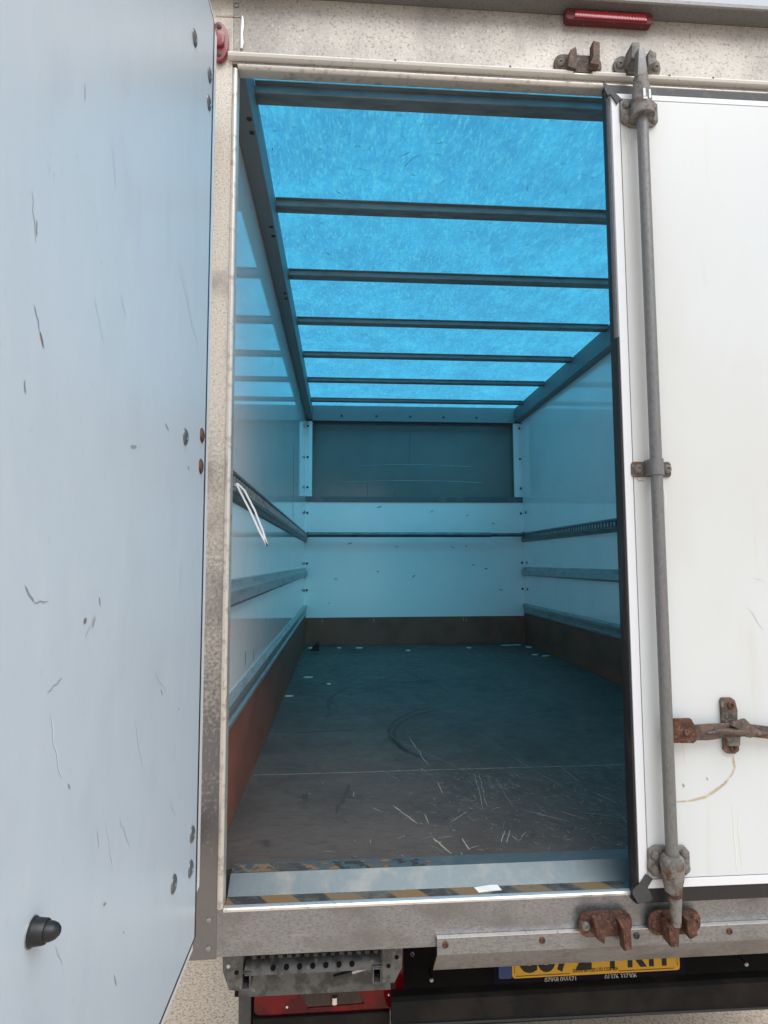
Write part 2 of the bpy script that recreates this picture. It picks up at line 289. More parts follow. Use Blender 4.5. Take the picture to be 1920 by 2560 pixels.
def empty(name, loc=(0, 0, 0), parent=None):
    o = bpy.data.objects.new(name, None); o.empty_display_size = .1; o.location = loc; return link(o, parent)
def part(name, label=None):           # an empty part of the truck, at the world origin
    o = empty(name, (0, 0, 0), truck)
    if label: o['label'] = label
    return o
def strokes(items, axis, off):
    """flat worn marks lying on a surface: items = (list of 2-D points, width); axis/off give the plane"""
    bm = new()
    for pts, w in items:
        L_ = len(pts); prev = None
        for i, p in enumerate(pts):
            q = Vector(pts[min(i+1, L_-1)])-Vector(pts[max(i-1, 0)]); q = q.normalized() if q.length else Vector((1, 0)); nrm = Vector((-q.y, q.x))
            ww = w*(.5 if i not in (0, L_-1) else .15)*random.uniform(.7, 1.2)
            a, b = Vector(p)+nrm*ww, Vector(p)-nrm*ww
            mk = {'x': lambda t: (off, t.x, t.y), 'y': lambda t: (t.x, off, t.y), 'z': lambda t: (t.x, t.y, off)}[axis]
            cur = (bm.verts.new(mk(a)), bm.verts.new(mk(b)))
            if prev: bm.faces.new((prev[0], cur[0], cur[1], prev[1]))
            prev = cur
    return bm
def wiggle(p, q, n=5, amp=.06):
    p, q = Vector(p), Vector(q); d = q-p; nn = Vector((-d.y, d.x))
    return [tuple(p+d*(i/n)+nn*random.uniform(-amp, amp)) for i in range(n+1)]

# ================================================================== setting
bm = new(); g = 150
vs = [bm.verts.new((x, y, -0.85)) for x, y in ((-g, -g), (g, -g), (g, g), (-g, g))]; bm.faces.new(vs)
gr = obj('ground', bm, 'ground'); gr['kind'] = 'structure'

truck = empty('box_truck', BASE)
truck['label'] = 'white box truck seen from behind with its left rear door open'; truck['category'] = 'truck'

XL, XR, YB, ZF = -0.0652, 2.001, 4.228, 0.02
# ================================================================== floor
fl = part('cargo_floor')
box(b0 := new(), XL, XR, 0.139, 0.815, -0.075, ZF, .0015); obj('floor_board', b0, 'floor_ply', fl)
box(b0 := new(), XL, XR, 0.8195, YB, -0.075, ZF, .0015); obj('floor_board', b0, 'floor_ply', fl)
box(b0 := new(), XL+.02, XR-.02, 0.8155, 0.819, -0.07, ZF-.0008); obj('seam_filler', b0, 'scratch', fl, label='pale dusty joint between the two floor boards')
it = []
for _ in range(900):
    x, y = random.gauss(.92, .27), .15+.66*random.random()**.8
    if not .05 < x < 1.6: continue
    L_ = random.choice((.004, .006, .008, .010, .014, .02, .03, .05)); a = random.choice((random.gauss(1.9, .35), random.gauss(2.5, .3), random.gauss(.6, .5)))
    it.append((wiggle((x, y), (x+L_*math.cos(a), y+L_*math.sin(a)), 4, .05), random.uniform(.0007, .0022)))
for _ in range(160):
    x, y = random.uniform(.0, 1.9), random.uniform(.16, 3.8)
    L_ = random.choice((.004, .006, .010, .016)); a = random.uniform(0, 3.14)
    it.append((wiggle((x, y), (x+L_*math.cos(a), y+L_*math.sin(a)), 3, .15), random.uniform(.001, .0028)))
for p, q, w in (((.43, .50), (.49, .36), .0042), ((.52, .27), (.555, .17), .0045), ((.60, .26), (.607, .19), .004), ((.745, .76), (.705, .45), .0020), ((.762, .76), (.722, .47), .0020), ((.733, .30), (.700, .225), .0022), ((.748, .30), (.715, .22), .0022), ((.565, 1.25), (.595, .86), .0036),
                ((.655, .44), (.585, .36), .0024), ((.815, .72), (.80, .46), .0016), ((1.085, .80), (1.09, .66), .0028), ((.93, .42), (1.0, .35), .0034), ((.82, .44), (.95, .33), .003), ((1.22, .30), (1.26, .22), .0034), ((1.0, .40), (1.08, .37), .0028), ((.60, .70), (.602, .58), .0026), ((1.10, .56), (1.14, .46), .0032), ((.88, 1.3), (1.02, .55), .0014), ((.42, 1.4), (.80, .62), .0012), ((1.25, 1.9), (1.36, 2.15), .002), ((.98, .74), (1.06, .52), .0016), ((.52, .43), (.522, .36), .0026)):
    it.append((wiggle(p, q, 7, .012), w))
for cx, cy, r, a0, a1 in ((1.255, .58, .055, -40, 70),):
    it.append((ring(cx, cy, r, 9, a0, a1), .004))
# frayed dusty line along the board joint
for i in range(150):
    x = .42+i*.0105; it.append((wiggle((x, .8175+random.gauss(0, .0012)), (x+.012, .8175+random.gauss(0, .0012)), 2, .05), random.uniform(.003, .006)))
obj('floor_scratches', strokes(it, 'z', ZF+.0007), 'scratch', fl, kind='stuff')
it = []
for cx, cy, r, a0, a1, w in ((1.05, 1.25, .55, 120, 215, .022), (1.10, 1.28, .62, 125, 205, .018), (1.0, 1.9, .8, 140, 190, .02), (1.5, 1.2, .5, 60, 130, .016)): it.append((ring(cx, cy, r, 24, a0, a1), w))
for p, q, w in (((.05, 1.35), (.34, 1.38), .012), ((.45, 2.4), (1.3, 2.6), .02), ((.7, 3.0), (.9, 2.1), .02), ((.25, .45), (.30, .70), .012)): it.append((wiggle(p, q, 8, .02), w))
obj('tyre_marks', strokes(it, 'z', ZF+.0004), 'tyre_mark', fl, kind='stuff')

# ================================================================== side walls
def rail_profile(s, x, pts): return [(x+s*d, z) for d, z in pts]
def side_wall(s, X):
    w = part('side_wall')
    box(b := new(), *(sorted((X, X-s*.022))), 0.03, YB+.03, -.10, 2.2); obj('wall_panel', b, 'wall_white', w)
    # kick board
    box(b := new(), *(sorted((X+s*.0005, X+s*.010))), .05, YB-.012, ZF+.001, .300, .0015); obj('kick_board', b, 'brown_ply', w)
    # lower track
    p = rail_profile(s, X, [(0, .303), (.014, .306), (.014, .318), (.006, .324), (.006, .352), (.020, .358), (.020, .378), (.012, .388), (0, .392)])
    obj('lower_track', prism(new(), p, 'y', .05, YB-.002), 'rail_alu', w)
    # batten
    p = rail_profile(s, X, [(0, .652), (.020, .656), (.024, .664), (.024, .700), (.018, .708), (.008, .730), (0, .732)])
    obj('rub_batten', prism(new(), p, 'y', .05, YB-.002), 'rail_alu', w)
    # load rail with its row of slots
    p = rail_profile(s, X, [(0, .966), (.010, .970), (.016, .984), (.022, .990), (.022, .9985), (.012, 1.003), (.012, 1.034), (.022, 1.038), (.022, 1.046), (.010, 1.054), (0, 1.056)])
    obj('load_rail', prism(new(), p, 'y', .05, YB-.002), 'track_alu', w)
    box(b := new(), *(sorted((X+s*.0121, X+s*.0127))), .055, YB-.01, 1.0036, 1.0334); obj('slot_shade_strip', b, 'near_black', w)  # shade between the teeth, painted as a black strip on the rail
    b = new(); y = .07
    while y < YB-.03:
        box(b, *(sorted((X+s*.0128, X+s*.0205))), y, y+.024, 1.0035, 1.0335); y += .048
    obj('rail_teeth', b, 'rail_alu', w, kind='stuff')
    # joint seam and corner screws
    if s > 0: box(b := new(), X+.0003, X+.0012, 2.755, 2.759, 1.06, 1.60); obj('panel_joint', b, 'sealant', w)
    sc = mesh('screw', lathe(new(), [(.013, 0), (.012, .004), (.006, .006)], 'x+' if s > 0 else 'x-', 12), True)
    for z in (.526, .772, 1.242): obj('screw', sc, 'screw_dark', w, loc=(X, YB-.10, z))
    return w
sw = side_wall(1, XL); side_wall(-1, XR)
it = []
for y, z, l in ((1.3, .55, .05), (1.0, .50, .07), (.9, .36+.1, .05), (.7, .48, .06), (2.2, 1.5, .05), (1.4, 1.8, .08), (3.4, .86, .06), (3.35, .82, .03)):
    it.append((wiggle((y, z), (y+random.uniform(-.02, .02), z-l), 4, .1), random.uniform(.003, .006)))
obj('wall_scuffs', strokes(it, 'x', XL+.0008), 'screw_dark', sw, kind='stuff')

# ================================================================== bulkhead
bk = part('bulkhead')
box(b := new(), XL, XR, YB, YB+.02, ZF-.05, 1.345); obj('bulkhead_panel', b, 'panel_white', bk)
box(b := new(), XL+.011, XR-.011, YB-.012, YB-.0005, ZF+.001, .274, .0015); obj('kick_board', b, 'brown_ply', bk)
box(b := new(), XL, XR, YB-.008, YB+.02, 1.346, 1.398, .002); obj('ledge_trim', b, 'tread_alu', bk)
for x0, x1 in ((XL, -.006), (1.925, XR)):
    m0 = -.034 if x0 < 0 else 1.972
    prism(b := new(), [(x0, YB+.02), (x0, YB-.004), (m0, YB-.008), (x1, YB+.004), (x1, YB+.02)], 'z', 1.3985, 2.112); obj('corner_trim', b, 'panel_white', bk)
box(b := new(), XL+.06, XR-.06, YB-.012, YB+.02, 2.1165, 2.2635, .002); hd = obj('header_rail', b, 'cant_alu', bk)
sc = mesh('screw', lathe(new(), [(.011, 0), (.010, .004), (.005, .006)], 'y-', 12), True)
for x in (.27, .60, .925, 1.245, 1.565): obj('screw', sc, 'screw_dark', bk, loc=(x, YB-.012, 2.165))
for x in (XL+.018, XR-.018):
    for z in (.526, .772, 1.242): obj('screw', sc, 'screw_dark', bk, loc=(x, YB, z))
    for z in (1.483, 1.767, 2.065): obj('screw', sc, 'screw_dark', bk, loc=(x, YB-.006, z))
it = []
for x, z in ((.15, .40), (.93, .64), (1.5, .75), (1.62, .72), (.33, .95), (.77, .93), (1.3, .93), (.2, .63), (1.75, .52), (.6, .70), (1.44, .93), (1.1, 1.25), (1.45, 1.22), (1.7, 1.15), (.6, 1.3)):
    a = random.uniform(-.4, .6); L_ = random.uniform(.012, .05); it.append((wiggle((x, z), (x+L_*math.cos(a), z+L_*math.sin(a)), 3, .15), random.uniform(.004, .009)))
obj('bulkhead_scuffs', strokes(it, 'y', YB-.0012), 'screw_dark', bk, kind='stuff')
it = [(wiggle((x, .270), (x-.004, .225), 4, .08), .007) for x in (.10, .575, 1.41, 1.435)]
obj('kick_board_scratches', strokes(it, 'y', YB-.0128), 'scratch', bk, kind='stuff')

# the pod over the cab, seen through the opening above the ledge
pod = part('cab_pod')
b = new()
prof = [(YB+.021, 1.36), (YB+.060, 1.36), (YB+.068, 1.375), (YB+.070, 1.40), (YB+.070, 2.18), (YB+.066, 2.20), (YB+.055, 2.215), (YB+.021, 2.22)]
vs0 = [b.verts.new((XL, y, z)) for y, z in prof]; vs1 = [b.verts.new((XR, y, z)) for y, z in prof]
for i in range(len(prof)-1): b.faces.new((vs0[i], vs0[i+1], vs1[i+1], vs1[i]))
b.faces.new(vs0); b.faces.new(vs1[::-1]); bmesh.ops.recalc_face_normals(b, faces=b.faces); bmesh.ops.reverse_faces(b, faces=b.faces)
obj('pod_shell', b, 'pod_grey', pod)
for z, hw in ((1.715, .55), (1.56, .66)):
    pts = [(.97+hw*t, YB+.0795, z-.02*t*t) for t in [i/8-1 for i in range(17)]]
    obj('stiffener', tube(new(), pts, .011, 8), 'pod_grey', pod, True)
obj('stiffener', tube(new(), [(.92, YB+.0755, 1.73), (.93, YB+.0755, 2.03)], .009, 8), 'pod_grey', pod, True)
for x in (.52, .78, 1.04, 1.30): obj('stiffener', tube(new(), [(x, YB+.0742, 1.41), (x, YB+.0742, 1.53)], .006, 8), 'pod_grey', pod, True)

# ================================================================== roof
rf = part('roof')
box(b := new(), -.12, 2.055, YB+.022, YB+.10, 2.225, 2.262); obj('front_cap', b, 'cant_alu', rf)
ZB = 2.2408
b = new(); nx, ny = 12, 30
gv = [[b.verts.new((XL+.01+(XR-XL-.02)*i/nx, .03+(YB+.06-.03)*j/ny, 2.2645+.004*math.sin(math.pi*i/nx))) for i in range(nx+1)] for j in range(ny+1)]
for j in range(ny):
    for i in range(nx): b.faces.new((gv[j][i], gv[j][i+1], gv[j+1][i+1], gv[j+1][i]))
obj('roof_sheet', b, 'roof_blue', rf, True, label='translucent blue plastic roof sheet')
it = []
for _ in range(170):
    x, y = random.uniform(.0, 1.9), random.uniform(.3, 4.1); a = random.gauss(.5, .7); L_ = random.choice((.012, .02, .03, .05))
    it.append((wiggle((x, y), (x+L_*math.cos(a), y+L_*math.sin(a)), 3, .15), random.uniform(.0012, .003)))
for x, y, r, a0, a1 in ((.62, .72, .12, 190, 235), (1.2, 1.5, .2, 100, 125), (1.5, 2.1, .2, 200, 220)): it.append((ring(x, y, r, 8, a0, a1), .0018))
obj('roof_marks', strokes(it, 'z', 2.2655), 'roof_mark', rf, kind='stuff')
prof = [(-.078, .0250), (-.078, .0225), (-.061, .0222), (-.058, .002), (-.055, 0), (-.040, .0005), (-.030, .002), (-.020, .0005), (-.005, 0), (-.002, .002), (0, .0222), (.014, .0225), (.014, .0250)]
bme = mesh('roof_bar', prism(new(), prof, 'x', XL+.0600, XR-.0600))
for i in range(7): obj('roof_bar', bme, 'roofbar_alu', rf, loc=(0, .3897+.606*i, ZB))
for s, X in ((1, XL), (-1, XR)):
    p = [(X+s*d, z) for d, z in ((-.022, 2.2001), (0, 2.2001), (0, 2.130), (.004, 2.1275), (.050, 2.1275), (.0592, 2.134), (.0592, 2.262), (-.022, 2.262))]
    obj('cant_rail', prism(new(), p, 'y', .031, YB+.021), 'cant_alu', rf)
sc2 = mesh('screw', lathe(new(), [(.009, 0), (.008, .003), (.004, .005)], 'z-', 10), True)
for y in (.30, .36, .9, .97, 1.51, 1.57): obj('screw', sc2, 'screw_dark', rf, loc=(XL+.048, y, 2.1275))
obj('label_scrap', prism(new(), [(.60, .955), (.66, .948), (.675, .962), (.63, .972), (.605, .968)], 'z', ZB-.0015, ZB-.0005), 'rail_alu', rf, label='torn scrap stuck under the second roof bar')

# ================================================================== rear frame
fr = part('rear_frame')
def post(x0, x1, xin, s):
    b = new(); box(b, min(x0, x1), max(x0, x1), 0, .030, -.109, 2.235, .0015)
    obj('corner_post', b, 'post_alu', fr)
    lo, hi = sorted((xin, xin-s*.0135))
    prism(b2 := new(), [(lo, .030), (lo, -.002), (lo+.003, -.0055), (lo+.0068, -.0065), (hi-.003, -.0055), (hi, -.002), (hi, .030)], 'z', .001, 2.0305)
    obj('post_bead', b2, 'bead_alu', fr, True)
box(b := new(), -.0136, .0003, .0005, .030, -.104, .0005); obj('post_foot', b, 'sill_alu', fr)
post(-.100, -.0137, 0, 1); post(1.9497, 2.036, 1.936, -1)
box(b := new(), -.0135, 1.9495, 0, .030, 2.046, 2.235, .001); obj('header', b, 'header_alu', fr)
pr_ = [(.0265, 2.0455), (-.001, 2.0455), (-.006, 2.042), (-.0065, 2.038), (-.004, 2.033), (.001, 2.0305), (.0265, 2.0305)]
obj('header_bead', prism(new(), pr_, 'x', .0002, 1.9358), 'bead_alu', fr, True)
# rain gutter with a cut-out under each keeper
b = new()
gp = [(-.0003, 2.0535), (-.008, 2.0525), (-.016, 2.055), (-.019, 2.060), (-.016, 2.0655), (-.009, 2.068), (-.0003, 2.0685)]
gl_ = [(y, z if z < 2.058 else 2.058) for y, z in gp]
for x0, x1, q in ((-.022, .868, gp), (.868, .920, None), (.920, 1.010, gp), (1.010, 1.045, None), (1.045, 1.96, gp)):
    if q is None: q = [(-.0003, 2.0535), (-.008, 2.0525), (-.016, 2.055), (-.016, 2.058), (-.0003, 2.0585)]
    prism(b, q, 'x', x0, x1)
obj('rain_gutter', b, 'gutter_alu', fr, True)
b = new(); prism(b, [(.05, 2.2355), (-.046, 2.2355), (-.050, 2.238), (-.050, 2.2475), (-.046, 2.2495), (.05, 2.285)], 'x', -.12, 2.055)
obj('roof_cap', b, 'galv_steel', fr)
tube(b := new(), [(.009, -.001, 2.174), (.0095, -.002, 2.15), (.008, -.001, 2.125), (.0095, -.002, 2.10), (.008, -.001, 2.086)], [.004, .0055, .0042, .0055, .004], 8); obj('weld_bead', b, 'bright_alu', fr, True)
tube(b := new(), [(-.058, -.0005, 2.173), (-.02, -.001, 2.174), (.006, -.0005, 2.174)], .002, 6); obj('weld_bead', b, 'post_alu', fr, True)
sm = mesh('screw', lathe(new(), [(.0065, 0), (.006, .0025), (.003, .004)], 'y-', 12), True)
for z, m in ((-.024, 'sill_alu'), (-.085, 'rust')):
    me = sm if m == 'sill_alu' else sm.copy(); 
    obj('screw', me, m, fr, loc=(-.031, 0, z))
obj('screw', sm.copy(), 'screw_dark', fr, loc=(-.006, -.0008, 2.205))
for x in (.40, .70, 1.13, 1.25):
    obj('screw', mesh('screw', lathe(new(), [(.0032, 0), (.003, .0012)], 'y-', 8)), 'screw_dark', fr, loc=(x, -.0168, 2.0645))

# ================================================================== sill
si = part('sill')
ep = [(.0, -.104), (.0, -.006), (.002, -.001), (.006, 0), (.050, 0), (.090, .0335), (.139, .0335), (.139, -.08), (.03, -.104)]
obj('threshold', prism(new(), [(.012, -.090), (.012, -.0012), (.0495, -.0012), (.0895, .0323), (.1385, .0323), (.1385, -.08)], 'x', .0005, 1.9355), 'tread_alu', si)
obj('sill_face', prism(new(), [(0, -.104), (0, -.0085), (.0118, -.0085), (.0118, -.104)], 'x', .0005, 1.9355), 'sill_alu', si)
obj('edge_strip', prism(new(), [(-.0012, -.0082), (-.0022, -.003), (.0, .0002), (.004, .0012), (.0112, .0010), (.0112, -.0082)], 'x', .0008, 1.9352), 'bright_alu', si, True)
box(b := new(), .001, .955, .0125, .048, -.001, -.0002); obj('hazard_tape', b, 'hazard', si, label='worn yellow and black hazard tape along the sill')
box(b := new(), .001, .62, .092, .130, .0325, .0331); obj('hazard_tape', b, 'hazard_worn', si, label='remnant of yellow and black tape beside the floor')
tr = part('drip_trim')
prism(b := new(), [(-.0008, -.080), (-.012, -.080), (-.012, -.116), (.055, -.190), (.058, -.188), (-.0085, -.1145), (-.0085, -.0835), (-.0008, -.0835)], 'x', .487, 1.936)
obj('trim_angle', b, 'sill_alu', tr)
box(b := new(), .487, 1.936, -.0125, -.0009, -.0798, -.0784); obj('trim_edge', b, 'bright_alu', tr)
s3 = mesh('screw', lathe(new(), [(.0078, 0), (.0072, .0018), (.0045, .0036), (.0042, .0015)], 'y-', 14), True)
s4 = s3.copy()
for k, x in enumerate((.506, .733, .959, 1.187, 1.42)): obj('screw', s3 if k != 2 else s4, 'rust' if k != 2 else 'screw_dark', tr, loc=(x, -.012, -.094))
# ================================================================== lock keepers on the frame
def keeper(x0, z0, m, holds, top):
    """plate x0..x0+.128, z0..z0+.055 on the frame, with two hooked prongs; top keepers hook upward, bottom ones downward"""
    k = part('lock_keeper'); x1 = x0+.128; z1 = z0+.056; cx = (x0+x1)/2; sg = 1 if top else -1
    yb = -.0006 if top else (-.0127 if z0 < -.075 else -.0006)
    yb = -.0006 if top else -.0133
    prism(b := new(), rrect(x0, x1, z0, z1, .024), 'y', yb, yb-.006, .0012); obj('keeper_plate', b, m, k, True)
    def zz(t): return (z0+t) if top else (z1-t)
    # raised centre strap between the prongs
    prism(b := new(), [(cx-.030, zz(.002)), (cx+.030, zz(.002)), (cx+.026, zz(.047)), (cx-.026, zz(.047))], 'y', yb-.0055, yb-.012, .0015); obj('keeper_strap', b, m, k, True)
    # left prong: bent ear
    prism(b := new(), [(cx-.036, zz(.004)), (cx-.014, zz(-.004)), (cx-.010, zz(.030)), (cx-.012, zz(.060)), (cx-.028, zz(.050)), (cx-.032, zz(.030))] if not holds else [(cx-.038, zz(.012)), (cx-.012, zz(.008)), (cx-.015, zz(.058)), (cx-.034, zz(.056))], 'y', yb-.010, yb-(.028 if not holds else .050), .0025)
    obj('prong', b, m, k, True)
    # right prong: upright hook
    prism(b := new(), [(cx+.022, zz(.010)), (cx+.046, zz(.006)), (cx+.048, zz(.030)), (cx+.049, zz(.070)), (cx+.031, zz(.073)), (cx+.030, zz(.030))] if not holds else [(cx+.012, zz(.004)), (cx+.034, zz(.014)), (cx+.036, zz(.040)), (cx+.018, zz(.048)), (cx+.012, zz(.030))], 'y', yb-.008, yb-(.034 if not holds else .040), .0025)
    obj('prong', b, m, k, True)
    rv = mesh('rivet', lathe(new(), [(.0105, 0), (.0100, .003), (.0070, .0055), (.0042, .0058), (.0040, .0035)], 'y-', 16), True)
    rm = 'cast_grey' if top else ('cast_grey' if not holds else m)
    obj('rivet', rv, rm, k, loc=(x0+.016, yb-.006, zz(.030))); 
    rv2 = rv.copy(); rv2.materials.clear(); obj('rivet', rv2, 'cast_grey' if top else m, k, loc=(x1-.014, yb-.006, zz(.026)))
    return k
k = keeper(.822, 2.062, 'dark_rust', False, True); k['label'] = 'brown keeper above the open doorway'
k = keeper(.984, 2.066, 'cast_grey', True, True); k['label'] = 'grey keeper holding the top of the locking rod'
k = keeper(.818, -.089, 'rust', False, False); k['label'] = 'rusty empty keeper on the sill'
k = keeper(.985, -.092, 'rust', True, False); k['label'] = 'rusty keeper holding the foot of the locking rod'

# ================================================================== lamps on the header
lm = part('marker_lamp', 'long red marker lamp under the roof edge')
prism(b := new(), [(.851, 2.210), (.857, 2.2035), (1.082, 2.2035), (1.089, 2.210), (1.089, 2.229), (1.084, 2.2345), (.857, 2.2345), (.851, 2.229)], 'y', -.0005, -.022, .003); obj('lamp_housing', b, 'lamp_housing', lm, True)
prism(b := new(), [(.873, 2.207), (1.070, 2.207), (1.066, 2.2255), (.875, 2.2255)], 'y', -.0215, -.0265, .0015); obj('lens', b, 'red_lamp', lm, True)
b = new()
for i in range(24): box(b, .878+i*.008, .8795+i*.008, -.0275, -.0262, 2.2085, 2.224)
obj('lens_ribs', b, 'red_lamp', lm, kind='stuff')
sl = part('marker_lamp', 'faded oval red lamp on the corner post')
ov = [(-.046+.024*math.cos(t), 2.094+.053*math.sin(t)*(1 if abs(math.sin(t)) < .8 else 1)) for t in [2*math.pi*i/28 for i in range(28)]]
prism(b := new(), ov, 'y', -.0005, -.014, .004); obj('lamp_housing', b, 'side_lamp_red', sl, True)
prism(b := new(), rrect(-.062, -.031, 2.074, 2.114, .012), 'y', -.0135, -.024, .005); obj('lens', b, 'side_lamp_red', sl, True)
s5 = mesh('screw', lathe(new(), [(.0065, 0), (.006, .002), (.003, .003)], 'y-', 12), True)
for z in (2.057, 2.132): obj('screw', s5, 'screw_dark', sl, loc=(-.046, -.014, z))

# ================================================================== right-hand door (closed)
dr = part('rear_door', 'closed white rear door with galvanised locking rod')
Y0 = -.030
box(b := new(), .9848, 1.936, Y0, .018, .0415, 1.9790, .001); obj('door_panel', b, 'door_white', dr)
prism(b := new(), [(.962, .0225), (.9828, .0395), (.9828, 1.9810), (.962, 1.9925)], 'y', Y0, -.0005, .001); obj('edge_trim', b, 'trim_white', dr)
prism(b := new(), [(.9625, .020), (1.94, .020), (1.94, .0395), (.9835, .0395)], 'y', Y0-.0004, -.0005, .001); obj('edge_trim', b, 'trim_white', dr)
prism(b := new(), [(.9835, 1.9810), (1.94, 1.9810), (1.94, 1.9950), (.9625, 1.9950)], 'y', Y0-.0004, -.0005, .001); obj('edge_trim', b, 'trim_white', dr)
box(b := new(), .966, 1.938, -.024, .010, .024, 1.990); obj('groove_backing', b, 'sealant', dr)
# rubber seals
prism(b := new(), [(.9530, .004), (.9530, -.006), (.9545, -.018), (.9575, -.026), (.9616, -.027), (.9616, .004)], 'z', -.016, 1.345); obj('door_seal', b, 'rubber', dr, True)
prism(b := new(), [(.9530, .004), (.9530, -.006), (.9540, -.012), (.9552, -.012), (.9552, .004)], 'z', 1.3455, 2.028); obj('door_seal', b, 'rubber', dr)
prism(b := new(), [(.9555, .004), (.9555, -.014), (.9580, -.021), (.9616, -.021), (.9616, .004)], 'z', 1.3457, 1.992); obj('seal_carrier', b, 'galv_steel', dr)
box(b := new(), .9582, 1.94, -.026, -.0005, -.0155, .0195, .004); obj('door_seal', b, 'rubber', dr)
box(b := new(), .9582, 1.94, -.018, -.0005, 1.9958, 2.030, .004); obj('door_seal', b, 'rubber_grey', dr)
prism(b := new(), [(.977, .054), (.993, .043), (.980, .025), (.991, .000), (.985, -.006), (.956, -.012), (.950, -.002), (.942, .012), (.944, .020), (.963, .036)], 'y', -.0312, -.0345, .0008); obj('seal_corner', b, 'rubber_grey', dr, label='torn black rubber corner flap')
prism(b := new(), [(.940, 2.024), (.955, 2.012), (.975, 1.990), (.991, 1.975), (.981, 1.972), (.975, 1.962), (.967, 1.976), (.958, 1.988), (.950, 1.985), (.943, 2.000)], 'y', -.0312, -.0345, .0008); obj('seal_corner', b, 'rubber', dr, label='black rubber corner flap at the top')
# locking rod
RX, RY, RR = 1.027, -.060, .0140
b = new(); tube(b, [(RX, RY, .085), (RX, RY, 1.93)], RR, 20); obj('lock_rod', b, 'galv_steel', dr, True)
def sleeve(z0, z1, prof):
    b = new(); n = 20
    rings = []
    for z, r, ym in prof:
        rings.append([b.verts.new((RX+r*math.cos(t), max(RY-r, min(-.0385, RY+r*math.sin(t)*ym)), z)) for t in [2*math.pi*k/n for k in range(n)]])
    fs = []
    for A, B in zip(rings, rings[1:]):
        for k in range(n): fs.append(b.faces.new((A[k], A[(k+1) % n], B[(k+1) % n], B[k])))
    fs += [b.faces.new(rings[0]), b.faces.new(rings[-1][::-1])]; bmesh.ops.recalc_face_normals(b, faces=fs); return b
# top bearing
prism(b := new(), [(.982, 1.918), (.990, 1.908), (1.006, 1.900), (1.050, 1.900), (1.070, 1.905), (1.081, 1.916), (1.081, 1.964), (1.072, 1.972), (.992, 1.973), (.982, 1.964)], 'y', -.0305, -.0390, .002); obj('rod_bearing', b, 'cast_grey', dr, True)
obj('rod_saddle', sleeve(0, 0, [(1.908, .030, 1), (1.914, .031, 1), (1.93, .0265, 1), (1.962, .0235, 1), (1.985, .021, 1), (2.006, .0185, 1)]), 'cast_grey', dr, True)
tube(b := new(), [(RX, RY, 2.000), (RX, RY, 2.012)], .0185, 18); obj('rod_collar', b, 'cast_grey', dr, True)
prism(b := new(), [(RX-.0145, 2.005), (RX+.0145, 2.005), (RX+.012, 2.05), (RX+.0095, 2.088), (RX+.006, 2.094), (RX-.004, 2.094), (RX-.008, 2.088), (RX-.0105, 2.05)], 'y', RY-.011, RY+.012, .004); obj('rod_cam', b, 'galv_steel', dr, True)
dome = lambda r: lathe(new(), [(r, 0), (r*.96, r*.25), (r*.75, r*.50), (r*.35, r*.62)], 'y-', 16)
dm = mesh('bolt', dome(.0105), True)
for x, z in ((.996, 1.957), (1.069, 1.956), (.997, 1.918), (1.069, 1.919)): obj('bolt', dm, 'cast_grey', dr, loc=(x, -.039, z))
b = new(); box(b, 1.018, 1.024, -.0872, -.0845, 1.945, 1.966); box(b, 1.033, 1.038, -.0865, -.0835, 1.941, 1.964); box(b, 1.018, 1.028, -.0872, -.0845, 1.938, 1.943)
obj('cast_mark', b, 'scuff_light', dr, kind='stuff')
# bottom bearing
prism(b := new(), [(.980, .064), (.992, .050), (1.012, .044), (1.044, .044), (1.072, .050), (1.082, .060), (1.082, .102), (1.070, .116), (1.000, .119), (.984, .110)], 'y', -.0305, -.0390, .002); obj('rod_bearing', b, 'rusty_cast', dr, True)
obj('rod_saddle', sleeve(0, 0, [(.028, .0185, 1), (.040, .0205, 1), (.060, .0245, 1), (.080, .0265, 1), (.094, .0270, 1), (.102, .0250, 1), (.108, .0185, 1)]), 'rusty_cast', dr, True)
tube(b := new(), [(RX+.002, RY, .036), (RX+.003, RY, .022), (RX+.004, RY, -.004), (RX+.005, RY+.004, -.048)], [.0165, .0155, .0135, .0115], 16); obj('rod_cam', b, 'rusty_cast', dr, True)
tube(b := new(), [(RX+.002, RY, .024), (RX+.003, RY, .0175)], .0172, 16); obj('rod_collar', b, 'rust', dr, True)
dm2 = mesh('bolt', dome(.0115), True)
for x, z in ((.997, .099), (1.069, .100), (.997, .066), (1.070, .066)): obj('bolt', dm2, 'rusty_cast', dr, loc=(x, -.039, z))
# middle bracket
prism(b := new(), rrect(.978, 1.0785, .989, 1.027, .008), 'y', -.0305, -.0345, .001); obj('rod_bracket', b, 'dark_rust', dr, True)
b = new(); sp = []
for r, rev in ((.0172, False), (.0142, True)):
    arc = [(RX+r*math.cos(math.radians(a)), RY-r*math.sin(math.radians(a))) for a in range(0, 181, 15)]
    side = [(RX+r, -.0346)] + arc + [(RX-r, -.0346)]
    sp += side[::-1] if rev else side
prism(b, sp, 'z', .990, 1.029); obj('rod_strap', b, 'galv_steel', dr, True)
dm3 = mesh('bolt', lathe(new(), [(.0118, 0), (.011, .003), (.007, .006), (.0045, .0062), (.004, .004)], 'y-', 16), True)
for x in (.9945, 1.0675): obj('bolt', dm3, 'cast_grey', dr, loc=(x, -.0345, 1.009))
